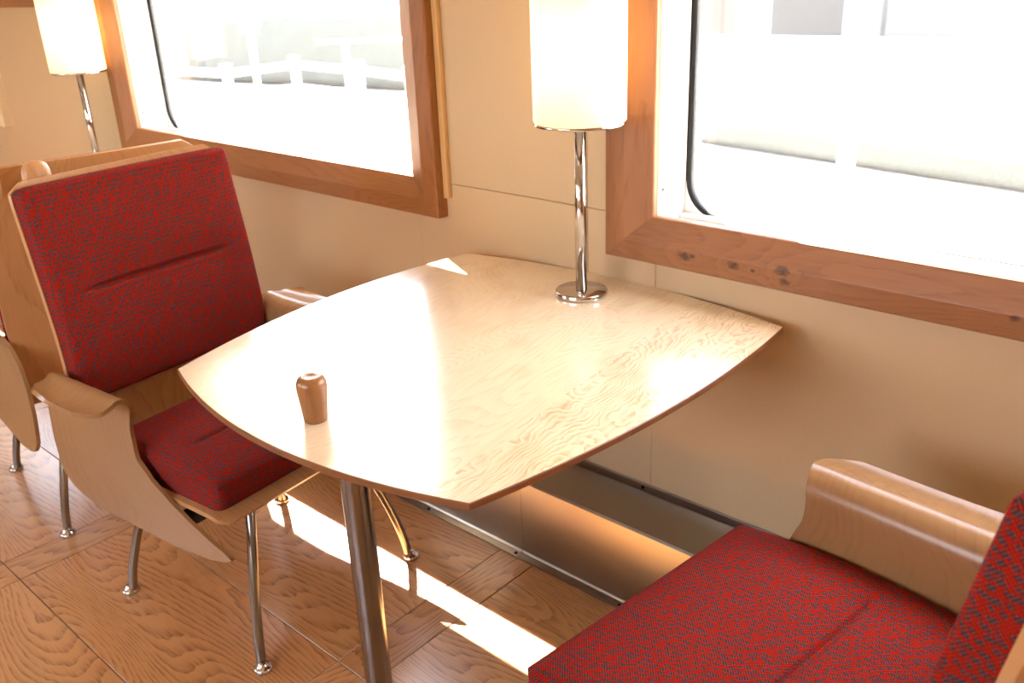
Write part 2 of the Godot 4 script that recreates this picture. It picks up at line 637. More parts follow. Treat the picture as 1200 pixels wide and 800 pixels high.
# wooden frame, reveal, rubber seal and pane round an opening; local x along the wall, +z into the room
func make_window(called: String, at: Vector3, turn: float, w: float, h: float, rail_mat: Material, stile_mat: Material) -> void:
	var o := setting(called, at, turn)          # origin: middle of the sill line on the inner wall face
	var hw := w * 0.5
	var fw := 0.106
	var prof := [Vector2(0.0, 0.0), Vector2(0.0, 0.033), Vector2(0.003, 0.036), Vector2(0.046, 0.036), Vector2(0.049, 0.0355), Vector2(fw - 0.002, 0.016), Vector2(fw, 0.013), Vector2(fw, 0.0)]
	var fb := 0.068
	var lip := 0.025
	var corners := [Vector2(-hw, 0), Vector2(hw, 0), Vector2(hw, h), Vector2(-hw, h)]
	for k in 4:
		var a: Vector2 = corners[k]
		var b: Vector2 = corners[(k + 1) % 4]
		var rings := []
		for e in [a, b]:
			var r := PackedVector3Array()
			for p in prof:
				var out: float = 1.0 - p.x / fw
				var sx := signf(e.x)
				var sy := -1.0 if e.y < 0.01 else 1.0
				var bw := fb if sy < 0 else fw
				var ly: float = e.y + (out * bw if sy > 0 else lip - out * (fb + lip))
				r.append(Vector3(e.x + sx * out * fw, ly, p.y))
			rings.append(r)
		var st := begin(false)
		st.set_smooth_group(-1)
		var flip := volume_sign(rings, true) < 0.0
		var n := prof.size()
		var v := 0.0
		for j in n:
			var q := (j + 1) % n
			var dv: float = prof[j].distance_to(prof[q])
			var l: float = rings[0][j].distance_to(rings[1][j])
			var s0: float = (rings[0][j] - rings[0][0]).dot((rings[1][0] - rings[0][0]).normalized())
			var s1: float = (rings[0][q] - rings[0][0]).dot((rings[1][0] - rings[0][0]).normalized())
			var l2: float = rings[0][q].distance_to(rings[1][q])
			var uv := [Vector2(s0, v), Vector2(s1, v + dv), Vector2(s1 + l2, v + dv), Vector2(s0 + l, v)]
			if flip:
				quad(st, rings[0][j], rings[1][j], rings[1][q], rings[0][q], uv[0], uv[3], uv[2], uv[1])
			else:
				quad(st, rings[0][j], rings[0][q], rings[1][q], rings[1][j], uv[0], uv[1], uv[2], uv[3])
			v += dv
		for e in 2:
			for j in range(1, n - 1):
				for p in [rings[e][0], rings[e][j], rings[e][j + 1]]:
					st.set_uv(Vector2(p.x, p.z))
					st.add_vertex(p)
		part("frame_rail" if k % 2 == 0 else "frame_stile", finish(st), rail_mat if k == 0 else stile_mat, o)
	# lining of the opening: light wood first, then white metal up to the seal
	var d := 0.012
	var e := 0.0012          # the lining stands a little proud of the cut wall
	for k in 4:
		var horizontal := k % 2 == 0
		for z in [[-0.034, 0.0, M.cream, "lining"], [-0.105, -0.038, M.white, "reveal"]]:
			var lo := Vector3(-hw, -d, z[0])
			var hi := Vector3(hw, e, z[1])
			if k == 1:
				lo = Vector3(hw - e, 0.0, z[0])
				hi = Vector3(hw + d, h, z[1])
			elif k == 2:
				lo = Vector3(-hw, h - e, z[0])
				hi = Vector3(hw, h + d, z[1])
			elif k == 3:
				lo = Vector3(-hw - d, 0.0, z[0])
				hi = Vector3(-hw + e, h, z[1])
			part(z[3], box(hi - lo, 0.001, 0 if horizontal else 1), z[2], o, (lo + hi) * 0.5)
	# rubber seal with rounded corners
	var rr := 0.075
	var path := PackedVector3Array()
	var gap := 0.004
	for c in 4:
		var cx := (hw - gap - rr) * (1 if c == 0 or c == 3 else -1)
		var cy := h * 0.5 + (h * 0.5 - gap - rr) * (1 if c < 2 else -1)
		for s in 9:
			var a := PI * 0.5 * c + PI * 0.5 * s / 8.0
			path.append(Vector3(cx + cos(a) * rr, cy + sin(a) * rr, 0.0))
	var rings := []
	for i in path.size() + 1:
		var p := path[i % path.size()]
		var t := (path[(i + 1) % path.size()] - path[(i - 1 + path.size()) % path.size()]).normalized()
		var inn := Vector3(-t.y, t.x, 0)
		var r := PackedVector3Array()
		for q in [[-0.004, -0.120], [0.008, -0.120], [0.008, -0.111], [0.006, -0.107], [0.0, -0.105], [-0.004, -0.107]]:
			r.append(p + inn * q[0] + Vector3(0, 0, q[1]))
		rings.append(r)
	part("rubber_seal", finish(loft(rings, false, true)), M.black, o)
	# white corner plates behind the round corners of the seal
	for c in 4:
		var sx := 1.0 if c == 0 or c == 3 else -1.0
		var sy := 1.0 if c < 2 else -1.0
		var corner := Vector3(sx * hw, h * 0.5 + sy * h * 0.5, 0)
		var st := begin(false)
		for s in 8:
			var a0 := PI * 0.5 * c + PI * 0.5 * s / 8.0
			var a1 := PI * 0.5 * c + PI * 0.5 * (s + 1) / 8.0
			var m0 := Vector3(sx * (hw - gap - rr) + cos(a0) * rr, corner.y - sy * (gap + rr) + sin(a0) * rr, 0)
			var m1 := Vector3(sx * (hw - gap - rr) + cos(a1) * rr, corner.y - sy * (gap + rr) + sin(a1) * rr, 0)
			for z in [-0.103, -0.118]:
				var tri := [corner, m1, m0] if z == -0.103 else [corner, m0, m1]
				for p in [tri[0], tri[2], tri[1]]:
					st.set_uv(Vector2(p.x, p.y))
					st.add_vertex(p + Vector3(0, 0, z))
		part("corner_plate", finish(st), M.white, o)
	part("pane", box(Vector3(w - 0.004, h - 0.004, 0.005), 0.0005), M.glass, o, Vector3(0, h * 0.5, -0.112))
	part("sill_ledge", box(Vector3(w, 0.0105, 0.02), 0.002), M.white, o, Vector3(0, 0.00525, -0.094))
	# two small screws in the lining
	for s in [-1.0, 1.0]:
		var ring := [circle(Vector3(s * (hw - 0.0020), 0.075, -0.018), Vector3.UP, Vector3.BACK, 0.0035, 10), circle(Vector3(s * (hw + 0.002), 0.075, -0.018), Vector3.UP, Vector3.BACK, 0.0035, 10)]
		part("screw", finish(loft(ring)), M.screw, o)


func make_floor() -> void:
	var f := setting("floor")
	part("underlay", box(Vector3(X1 - X0, 0.04, FAR - OUT), 0.001, 0, Vector2.ZERO), M.gap, f, Vector3((X0 + X1) * 0.5, -0.026, (FAR + OUT) * 0.5))
	var g := 0.0011
	var period := 0.9395
	var strip := 0.105
	var zs := []
	var z := -1.5
	zs = [-1.54, -1.178, -0.853, -0.530, -0.206, 0.118, 0.442, 0.766, 1.090, FAR]
	var rng := RandomNumberGenerator.new()
	rng.seed = 12
	var cache := {}
	for i in range(-4, 6):
		var sx := -1.334 + i * period
		for k in zs.size() - 1:
			for q in 2:
				var a := sx if q == 0 else sx + strip
				var b := sx + strip if q == 0 else sx + period
				a = maxf(a, X0)
				b = minf(b, X1)
				if b - a < 0.02:
					continue
				var size := Vector3(b - a - g * 2.0, 0.006, zs[k + 1] - zs[k] - g * 2.0)
				var variant := rng.randi_range(0, 5)
				var key := "%.3f %.3f %d" % [size.x, size.z, variant]
				if not cache.has(key):
					cache[key] = box(size, 0.0008, 2 if q == 0 else 0, Vector2(0.2 + 0.17 * variant, 0.06 + 0.05 * variant) if q == 0 else Vector2(0.42 + 0.09 * variant, 0.165 + 0.024 * ((variant * 3) % 6)))
				var m: Material = [M.floor, M.floor_b, M.floor_c][rng.randi_range(0, 2)]
				part("floor_board", cache[key], m, f, Vector3((a + b) * 0.5, -0.003, (zs[k] + zs[k + 1]) * 0.5))


func cloth_sheet(w: float, h: float) -> ArrayMesh:
	var st := begin(false)
	quad(st, Vector3(-w, -h, 0) * 0.5, Vector3(w, -h, 0) * 0.5, Vector3(w, h, 0) * 0.5, Vector3(-w, h, 0) * 0.5, Vector2(0, 0), Vector2(w, 0), Vector2(w, h), Vector2(0, h))
	return finish(st)


func make_added_blind(h: Array, label: String) -> void:  # added out of view: trims the sun band and glows in table reflections
	var w: float = h[1] - h[0] - 0.012
	var t := thing("added_blind", label, "blind", Vector3((h[0] + h[1]) * 0.5, h[3], WALL - 0.075), 0.0, "added roller blinds out of view that trim the sunlight")
	var roll := [circle(Vector3(-w * 0.5, -0.022, 0), Vector3.UP, Vector3.BACK, 0.018, 20), circle(Vector3(w * 0.5, -0.022, 0), Vector3.UP, Vector3.BACK, 0.018, 20)]
	part("roller", finish(loft(roll)), M.white, t)
	var drop: float = h[3] - 1.335
	part("fabric", cloth_sheet(w - 0.02, drop - 0.05), M.blind, t, Vector3(0, -0.03 - (drop - 0.05) * 0.5, -0.017))
	part("bottom_bar", box(Vector3(w - 0.02, 0.022, 0.010), 0.003), M.white, t, Vector3(0, -drop + 0.011, -0.017))


func make_duct() -> void:
	var t := thing("heater_duct", "brushed steel heater duct with screwed flanges along the foot of the wall", "heater", Vector3(0, 0, WALL + 0.002))
	var joints := [X0 + 0.01, -4.6, -2.9, -1.28 + 0.0, 0.45, X1 - 0.01]
	for i in joints.size() - 1:
		var a: float = joints[i] + 0.0006
		var b: float = joints[i + 1] - 0.0006
		for p in [["front_cover", [Vector2(0.163, 0.003), Vector2(0.163, 0.204), Vector2(0.159, 0.209), Vector2(0.157, 0.207), Vector2(0.160, 0.202), Vector2(0.160, 0.003)]], ["top_cover", [Vector2(0.158, 0.2085), Vector2(0.004, 0.195), Vector2(0.004, 0.193), Vector2(0.158, 0.2065)]], ["floor_flange", [Vector2(0.163, 0.0), Vector2(0.187, 0.0), Vector2(0.187, 0.004), Vector2(0.167, 0.0055), Vector2(0.164, 0.010), Vector2(0.163, 0.010)]], ["wall_flange", [Vector2(0.0, 0.196), Vector2(0.004, 0.196), Vector2(0.0045, 0.214), Vector2(0.003, 0.216), Vector2(0.0, 0.216)]]]:
			var rings := []
			for x in [a, b]:
				var r := PackedVector3Array()
				for q in p[1]:
					r.append(Vector3(x, q.y, q.x))
				rings.append(r)
			part(p[0], finish(loft(rings, true, false)), M.brushed, t)
	var x := -4.42
	while x < 2.8:
		var s := [circle(Vector3(x, 0.0065, 0.178), Vector3.RIGHT, Vector3.BACK, 0.0045, 10), circle(Vector3(x, 0.003, 0.178), Vector3.RIGHT, Vector3.BACK, 0.0045, 10)]
		part("screw", finish(loft(s)), M.screw, t)
		var s2 := [circle(Vector3(x - 0.06, 0.206, 0.0055), Vector3.RIGHT, Vector3.UP, 0.0045, 10), circle(Vector3(x - 0.06, 0.206, 0.003), Vector3.RIGHT, Vector3.UP, 0.0045, 10)]
		part("screw", finish(loft(s2)), M.screw, t)
		x += 0.313


# ---------------------------------------------------------------- furniture
func table_outline() -> PackedVector2Array:
	# local x along the wall, local z away from it; origin on the floor under the middle
	var out := PackedVector2Array()
	var sides := [
		[Vector2(-0.352, 0.416), Vector2(0.368, 0.404), Vector2(0, 0.066)],
		[Vector2(0.368, 0.404), Vector2(0.406, -0.395), Vector2(0.036, 0)],
		[Vector2(0.406, -0.395), Vector2(-0.418, -0.388), Vector2(0, -0.055)],
		[Vector2(-0.418, -0.388), Vector2(-0.352, 0.416), Vector2(-0.055, 0)]]
	for s in sides:
		for k in 20:
			var t := k / 20.0
			out.append(s[0].lerp(s[1], t) + s[2] * 4.0 * t * (1.0 - t))
	return out


func make_table(label: String) -> Node3D:
	var t := thing("dining_table", label, "table", Vector3(-1.11, 0, -1.108), 0.0, "tables along the window wall")
	var tt := part("table_top", polygon_plate(table_outline(), 0.676, 0.700, 0.035, false), M.table_edge, t)
	part("veneer", polygon_plate(table_outline(), 0.676, 0.700, 0.035, true), M.table, tt)
	part("leg", finish(loft([circle(Vector3(0, 0.012, 0.316), Vector3.RIGHT, Vector3.BACK, 0.0245, 28), circle(Vector3(0, 0.672, 0.316), Vector3.RIGHT, Vector3.BACK, 0.0245, 28)])), M.steel, t)
	var fl := lathe([[0.0, 0.0], [0.07, 0.0], [0.07, 0.006], [0.062, 0.011], [0.03, 0.013], [0.028, 0.02], [0.0, 0.02]])
	part("foot_plate", fl, M.steel, t, Vector3(0, 0.0, 0.316))
	part("mounting_plate", lathe([[0.0, 0.662], [0.06, 0.664], [0.06, 0.676], [0.0, 0.676]]), M.steel, t, Vector3(0, 0, 0.316))
	var br := begin(false)
	add_box(br, Vector3(0.5, 0.035, 0.004), 0.001, 0, Vector2.ZERO, Vector3(0, 0.658, -0.4385))
	add_box(br, Vector3(0.5, 0.004, 0.05), 0.001, 0, Vector2.ZERO, Vector3(0, 0.674, -0.412))
	part("wall_bracket", finish(br), M.steel, t)
	return t


func make_lamp(at: Vector3, label: String) -> Node3D:
	var t := thing("table_lamp", label, "lamp", at, 0.0, "lamps on the dining tables")
	part("base", lathe([[0.0, 0.0], [0.0535, 0.0], [0.0545, 0.002], [0.0545, 0.010], [0.053, 0.012], [0.0, 0.0122]], 48), M.chrome, t)
	part("stem", lathe([[0.0, 0.012], [0.0118, 0.012], [0.0118, 0.356], [0.0, 0.356]], 24), M.chrome, t)
	part("shade_ring", lathe([[0.020, 0.352], [0.0895, 0.352], [0.0910, 0.3535], [0.0910, 0.3575], [0.0885, 0.359], [0.020, 0.359]], 48), M.chrome, t)
	var prof := [[0.0905, 0.3595], [0.0910, 0.362], [0.0910, 0.66], [0.0905, 0.663], [0.0885, 0.663], [0.0880, 0.66], [0.0880, 0.362], [0.0885, 0.3595]]
	var rings := []
	for p in prof + [prof[0]]:
		rings.append(circle(Vector3(0, p[1], 0), Vector3.RIGHT, Vector3.BACK, p[0], 56))
	part("lamp_shade", finish(loft(rings, false, true)), M.shade, t)
	part("bulb_holder", lathe([[0.0, 0.359], [0.014, 0.359], [0.014, 0.455], [0.0, 0.455]], 16), M.white, t)
	part("bulb", lathe([[0.0, 0.455], [0.010, 0.457], [0.019, 0.475], [0.024, 0.497], [0.020, 0.517], [0.010, 0.529], [0.0, 0.532]], 20), M.bulb, t)
	var l := OmniLight3D.new()
	l.name = "bulb_light"
	l.position = Vector3(0, 0.495, 0)
	l.light_color = Color(1.0, 0.91, 0.72)
	l.light_energy = LAMP
	l.light_size = 0.02
	l.omni_range = 12.0
	l.omni_attenuation = 2.0
	l.shadow_enabled = true
	t.add_child(l)
	return t


func profile_at(pts: PackedVector3Array, s: float) -> Array:
	# point and unit tangent at arc length s
	var left := s
	for i in pts.size() - 1:
		var l := pts[i].distance_to(pts[i + 1])
		if left <= l or i == pts.size() - 2:
			var d := (pts[i + 1] - pts[i]).normalized()
			return [pts[i] + d * left, d]
		left -= l
	return []


func length_of(pts: PackedVector3Array) -> float:
	var l := 0.0
	for i in pts.size() - 1:
		l += pts[i].distance_to(pts[i + 1])
	return l


func curve_at(table: Array, y: float) -> float:
	for i in table.size() - 1:
		if y <= table[i + 1][0] or i == table.size() - 2:
			var t := clampf((y - table[i][0]) / (table[i + 1][0] - table[i][0]), 0.0, 1.0)
			t = lerpf(t, smoothstep(0.0, 1.0, t), 0.35)
			return lerpf(table[i][1], table[i + 1][1], t)
	return table[-1][1]


# one bent sheet: upright side panel that rolls over outwards into the armrest
func arm_mesh(side: float, ahead: float) -> ArrayMesh:
	var path := PackedVector3Array()      # x unused; z outward, y up
	for y in 26:
		path.append(Vector3(0, lerpf(0.268, 0.548, y / 25.0), 0.256 + 0.012 * pow(1.0 - y / 25.0, 2.0)))
	var r := 0.038
	for k in range(1, 9):
		var a := PI * 0.5 * k / 8.0
		path.append(Vector3(0, 0.548 + r * sin(a), 0.256 + r * (1.0 - cos(a))))
	for k in range(1, 11):
		var t := k / 10.0
		path.append(Vector3(0, 0.586 - 0.010 * sin(t * PI * 0.75), 0.294 + 0.064 * t))
	var front := [[0.268, 0.07], [0.276, 0.17], [0.288, 0.225], [0.303, 0.256], [0.311, 0.232], [0.330, 0.168], [0.352, 0.110], [0.375, 0.062], [0.405, 0.010], [0.44, -0.028], [0.50, -0.030], [0.556, -0.014]]
	var rear := [[0.268, -0.20], [0.276, -0.262], [0.295, -0.315], [0.33, -0.345], [0.40, -0.356], [0.47, -0.352], [0.52, -0.330], [0.556, -0.272]]
	var grid := []
	var n := path.size()
	for i in n:
		var p := path[i]
		var f := 0.0
		var b := 0.0
		var lift := 0.0
		if i < 26:
			f = curve_at(front, p.y)
			b = curve_at(rear, p.y)
		else:
			var t := float(i - 25) / (n - 26)
			f = lerpf(-0.014, 0.004, minf(1.0, t * 2.0)) - 0.050 * pow(maxf(0.0, (t - 0.70) / 0.30), 2.0)
			b = lerpf(-0.272, -0.222, minf(1.0, t * 1.6)) + 0.040 * pow(maxf(0.0, (t - 0.75) / 0.25), 2.0)
		var row := PackedVector3Array()
		for j in 25:
			var q := j / 24.0
			var x := lerpf(b, f + ahead * (smoothstep(0.31, 0.40, p.y) + 0.22 * smoothstep(0.57, 0.43, p.y) * smoothstep(0.36, 0.42, p.y)), q)
			var up := 0.0
			if i >= 26:
				var t := clampf(float(i - 28) / (n - 29), 0.0, 1.0)
				up = 0.016 * pow(1.0 - q, 4.0) * t
			row.append(Vector3(x, p.y + up, p.z * side))
		grid.append(row)
	if side > 0:
		for i in grid.size():
			var rr := PackedVector3Array()
			for j in 25:
				rr.append(grid[i][24 - j])
			grid[i] = rr
	return sheet(grid, 0.009)


func make_chair(label: String, seat_front: float, seam_x: float, grip_z: float, at: Vector3, turn: float, arm_ahead := Vector2.ZERO, seat_hw := 0.238, seat_thick := 0.082) -> Node3D:
	var t := thing("plywood_armchair", label, "chair", at, turn, "red upholstered dining chairs")
	var raw := [Vector3(seat_front + 0.012, 0.352, 0), Vector3(seat_front - 0.02, 0.366, 0), Vector3(0.02, 0.366, 0), Vector3(-0.14, 0.360, 0), Vector3(-0.195, 0.372, 0), Vector3(-0.232, 0.412, 0), Vector3(-0.250, 0.49, 0), Vector3(-0.262, 0.60, 0), Vector3(-0.278, 0.72, 0), Vector3(-0.300, 0.85, 0), Vector3(-0.322, 0.975, 0)]
	var pts := smooth_path(raw, 6)
	var total := length_of(pts)
	var hw := 0.252
	var grid := []
	var n := 56
	for i in n + 1:
		var s := total * i / n
		var p: Vector3 = profile_at(pts, clampf(s, 0.0001, total - 0.0001))[0]
		var w := hw
		var rc := 0.03
		if s > total - rc:
			w = hw - rc + sqrt(maxf(0.0, rc * rc - pow(s - total + rc, 2.0)))
		if s < 0.02:
			w = hw - 0.02 + sqrt(maxf(0.0, 0.0004 - pow(0.02 - s, 2.0)))
		var row := PackedVector3Array()
		for j in 13:
			var z := lerpf(w, -w, j / 12.0)
			# the back is slightly dished
			var dish := 0.010 * pow(z / hw, 2.0) * smoothstep(total * 0.5, total * 0.7, s)
			row.append(Vector3(p.x + dish, p.y, z))
		grid.append(row)
	part("plywood_shell", sheet(grid, 0.011), M.ply_back, t)
	# arc lengths of the seat and the back
	var s_seat := 0.03
	var s_rear := total
	var acc := 0.0
	var s_back := 0.0
	var seam_s := 0.0
	for i in pts.size() - 1:
		acc += pts[i].distance_to(pts[i + 1])
		if pts[i + 1].x > seam_x:
			seam_s = acc
		if pts[i + 1].x > -0.185 and pts[i + 1].y < 0.4:
			s_rear = acc
		if pts[i + 1].y < 0.515:
			s_back = acc
	part("seat_cushion", pad(pts, s_seat, s_rear, seat_hw, seat_thick, 0.026, 0.012, seam_s, 0.19 if seam_x > 0.0 else 0.10, 0.006, 0.022), M.cloth, t)
	part("back_cushion", pad(pts, s_back, total - 0.012, 0.250, 0.046, 0.014, 0.010, total - 0.242, 0.185, 0.009, 0.0), M.cloth, t)
	part("armrest", arm_mesh(1.0, arm_ahead.x), M.ply, t)
	part("armrest", arm_mesh(-1.0, arm_ahead.y), M.ply, t)
	# steel frame under the seat
	var fr := begin(true)
	for x in [0.13, -0.14]:
		loft(tube_rings(smooth_path([Vector3(x, 0.347, -0.16), Vector3(x, 0.347, 0.16)], 2), 0.009, 12), true, true, false, fr)
	for z in [-0.12, 0.12]:
		loft(tube_rings(smooth_path([Vector3(-0.16, 0.335, z), Vector3(0.15, 0.335, z)], 2), 0.009, 12), true, true, false, fr)
	part("seat_frame", finish(fr), M.steel, t)
	for sz in [-1.0, 1.0]:
		var bk := begin(false)
		add_box(bk, Vector3(0.05, 0.016, 0.12), 0.003, 0, Vector2.ZERO, Vector3(0.10, 0.335, sz * 0.2))
		part("arm_bracket", finish(bk), M.black, t)
		for sx in [-1.0, 1.0]:
			var lp := smooth_path([Vector3(sx * 0.145, 0.345, sz * 0.13), Vector3(sx * 0.178, 0.27, sz * 0.165), Vector3(sx * 0.205, 0.17, sz * 0.198), Vector3(sx * 0.224, 0.07, sz * 0.222), Vector3(sx * 0.231, 0.010, sz * 0.23)], 6)
			var leg := part("leg", tube(lp, 0.0105, 14), M.steel, t)
			var foot := lathe([[0.0, 0.0], [0.019, 0.0], [0.020, 0.003], [0.020, 0.008], [0.017, 0.011], [0.012, 0.013], [0.010, 0.018], [0.006, 0.021], [0.0, 0.022]], 20)
			part("foot", foot, M.chrome, leg, Vector3(sx * 0.238, 0.0, sz * 0.233))
	# standing passengers' grip on the top edge of the back
	if grip_z != 0.0:
		part("grip", grip_mesh(), M.ply_back, t, Vector3(-0.352, 0.905, grip_z))
	return t


func grip_mesh() -> ArrayMesh:
	var rings := []
	for k in [[0.0, 0.55], [0.02, 0.9], [0.06, 1.0], [0.078, 0.97], [0.090, 0.82], [0.097, 0.55], [0.0995, 0.2]]:
		var r := PackedVector3Array()
		for j in 24:
			var a := TAU * j / 24
			r.append(Vector3(cos(a) * 0.018 * k[1], k[0], sin(a) * 0.031 * k[1]))
		rings.append(r)
	return finish(loft(rings))


# cushion() wants the padding on the left of the running direction; the seat profile runs front to back to top,
# with its upper side on the right, so it is laid out mirrored
func pad(pts: PackedVector3Array, s0: float, s1: float, hw: float, thick: float, r: float, crown: float, seam_s: float, seam_half: float, seam_depth: float, front_drop: float) -> ArrayMesh:
	var ls := edge_list(s1 - s0, thick, r, 30)
	var lz := edge_list(hw * 2.0, thick, r, 28)
	if seam_half > 0.0:
		var body := []
		for q in ls:
			if is_equal_approx(q[1], thick):
				body.append(q)
		for k in [-0.02, -0.014, -0.009, -0.006, -0.0035, -0.0012, 0.0012, 0.0035, 0.006, 0.009, 0.014, 0.02]:
			body.append([seam_s - s0 + k, thick])
		body.sort_custom(func(a, b): return a[0] < b[0])
		ls = ls.slice(0, 5) + body + ls.slice(ls.size() - 5, ls.size())
	var top := []
	var bot := []
	var rc := 0.022
	var len := s1 - s0
	for i in ls.size():
		var a := PackedVector3Array()
		var b := PackedVector3Array()
		for jj in lz.size():
			var j := lz.size() - 1 - jj
			var s: float = ls[i][0]
			var z: float = lz[j][0] - hw
			var dx := maxf(maxf(rc - s, s - (len - rc)), 0.0)
			var dz := maxf(absf(z) - (hw - rc), 0.0)
			var d := sqrt(dx * dx + dz * dz)
			if dx > 0.0 and dz > 0.0 and d > rc:
				var k := rc / d
				s += (dx - dx * k) * (1.0 if s < rc else -1.0)
				z -= (dz - dz * k) * signf(z)
			var pt := profile_at(pts, s0 + s)
			var p: Vector3 = pt[0]
			var t: Vector3 = pt[1]
			var nn := Vector3(t.y, -t.x, 0)
			var h := minf(ls[i][1], lz[j][1])
			var fs := clampf(s / len, 0.0, 1.0)
			if h > thick * 0.95:
				h += crown * (1.0 - pow(absf(fs * 2.0 - 1.0), 2.4)) * (1.0 - pow(absf(z / hw), 2.6))
			var share := h / thick
			h -= front_drop * pow(clampf(1.0 - fs * 2.2, 0.0, 1.0), 1.5) * share
			if seam_half > 0.0:
				var q: float = (s0 + s - seam_s) / 0.005
				var q2: float = (s0 + s - seam_s) / 0.045
				var end := clampf((seam_half - absf(z)) / 0.03, 0.0, 1.0)
				h -= (seam_depth * exp(-q * q) + seam_depth * 0.8 * exp(-q2 * q2)) * end * share
			# the back shell is dished; follow it
			p.x += 0.010 * pow(z / 0.252, 2.0) * smoothstep(0.5, 0.62, p.y)
			p.z = z
			a.append(p + nn * (0.0058 + maxf(h, 0.0)))
			b.append(p + nn * 0.0058)
		top.append(a)
		bot.append(b)
	return solid(top, bot)


func edge_list(total: float, thick: float, r: float, n: int) -> Array:
	var list := [[0.0, 0.0], [0.0, thick - r]]
	for a in [20, 42, 66]:
		list.append([r * (1.0 - cos(deg_to_rad(a))), thick - r + r * sin(deg_to_rad(a))])
	for k in n + 1:
		list.append([r + (total - 2.0 * r) * k / n, thick])
	for a in [66, 42, 20]:
		list.append([total - r * (1.0 - cos(deg_to_rad(a))), thick - r + r * sin(deg_to_rad(a))])
	list.append([total, thick - r])
	list.append([total, 0.0])
	return list


# ---------------------------------------------------------------- outside
func make_fence(spots: Array) -> void:
	var t := thing("rail_fence", "white painted post and rail fence outside the train windows", "fence", spots[0])
	for i in spots.size():
		var p: Vector3 = spots[i] - spots[0]
		var d: Vector3 = spots[mini(i + 1, spots.size() - 1)] - spots[i]
		var turn := atan2(-d.z, d.x)
		var post := part("post", box(Vector3(0.12, 1.13, 0.12), 0.012, 1), M.paint, t, p + Vector3(0, 0.565, 0))
		part("post_cap", box(Vector3(0.15, 0.035, 0.15), 0.012, 1), M.paint, post, Vector3(0, 0.5825, 0))
		if d.length() > 0.1:
			for y in [1.02, 0.66]:
				var r := part("rail", box(Vector3(d.length() - 0.12, 0.12, 0.045), 0.006), M.paint, t, p + d * 0.5 + Vector3(0, y, 0))
				r.rotation.y = turn


func hedge_mesh(length: float, height: float, depth: float, sd: int) -> ArrayMesh:
	var a := noise(sd, 1.0, 3)
	var rings := []
	var n := int(length * 7.0)
	for i in n + 1:
		var x := length * i / n - length * 0.5
		var r := PackedVector3Array()
		for j in 28:
			var ang := TAU * j / 28.0
			var c := Vector2(cos(ang), sin(ang))
			var k := 1.0 / maxf(absf(c.x), absf(c.y))
			k = lerpf(k, 1.0, 0.35)
			var bump := 1.0 + 0.10 * a.get_noise_3d(x * 2.2, c.x * 2.5, c.y * 2.5)
			r.append(Vector3(x, height * 0.5 + c.y * k * height * 0.5 * (bump if c.y > 0 else 1.0), c.x * k * depth * 0.5 * bump))
		rings.append(r)
	return finish(loft(rings))


func make_outside() -> void:
	var gy := -1.1
	var g := top_mesh("ground", box(Vector3(140, 0.2, 120), 0.01), M.ground, "pale gravel ground outside the train", "ground", Vector3(-20, gy - 0.1, -1.75 - 60.0))
	g.set_meta("kind", "structure")
	var spots := [Vector3(-16.5, gy, -7.55), Vector3(-14.73, gy, -7.71), Vector3(-13.05, gy, -7.86), Vector3(-13.08, gy, -9.14), Vector3(-11.3, gy, -9.03), Vector3(-9.89, gy, -8.79), Vector3(-8.2, gy, -8.5), Vector3(-6.5, gy, -8.2), Vector3(-4.8, gy, -7.9), Vector3(-3.1, gy, -7.55), Vector3(-1.42, gy, -7.25), Vector3(0.3, gy, -6.95), Vector3(2.0, gy, -6.7)]
	make_fence(spots)
	top_mesh("clipped_hedge", hedge_mesh(19.0, 1.62, 1.2, 81), M.hedge, "long clipped grey-green hedge behind the white fence", "hedge", Vector3(-19.5, gy, -12.9)).rotation.y = 0.16
	top_mesh("low_hedge", hedge_mesh(15.0, 0.5, 0.6, 83), M.hedge, "low clipped hedge strip between fence and white road", "hedge", Vector3(-2.6, gy, -10.8)).rotation.y = -0.17
	# round-headed signal post
	var s := thing("signal_post", "white post with a round disc head beside the fence", "signal post", Vector3(-14.3, gy, -9.18), 0.86)
	part("post", lathe([[0.0, 0.0], [0.06, 0.0], [0.06, 1.6], [0.0, 1.6]], 14), M.paint, s)
	var disc := finish(loft([circle(Vector3(0, 1.61, -0.08), Vector3.RIGHT, Vector3.UP, 0.17, 24), circle(Vector3(0, 1.61, 0.08), Vector3.RIGHT, Vector3.UP, 0.17, 24)]))
	part("disc", disc, M.paint, s)
	var w := thing("gate_frame", "white tubular frame with two legs behind the fence", "frame", Vector3(-13.0, gy, -10.9), 0.75)
	part("top_bar", box(Vector3(2.2, 0.07, 0.07), 0.01), M.paint, w, Vector3(0, 1.27, 0))
	for x in [-0.6, 0.75]:
		part("leg", box(Vector3(0.12, 1.235, 0.07), 0.01, 1), M.paint, w, Vector3(x, 0.6175, 0))
	# pale house across the road, seen through the wide window
	var h := thing("rendered_house", "pale rendered house across the road seen through the window", "house", Vector3(-10.0, gy, -27.0), 0.1)
	part("wall", box(Vector3(11, 5.0, 6), 0.02), M.render_wall, h, Vector3(0, 2.5, 0))
	var rf := begin(false)
	loft([PackedVector3Array([Vector3(-6, 5.0, -3.5), Vector3(-6, 5.0, 3.5), Vector3(-6, 6.9, 0)]), PackedVector3Array([Vector3(6, 5.0, -3.5), Vector3(6, 5.0, 3.5), Vector3(6, 6.9, 0)])], true, false, false, rf)
	part("roof", finish(rf), M.roof, h)
	for x in [-4.4, -1.5, 1.3, 4.2]:
		var wd := part("window", box(Vector3(2.1, 2.0, 0.12), 0.01), M.paint, h, Vector3(x, 1.25, 3.03))
		part("window_pane", box(Vector3(1.9, 1.8, 0.04), 0.004), M.dark_glass, wd, Vector3(0, 0, 0.06))


const LAMP := 0.02


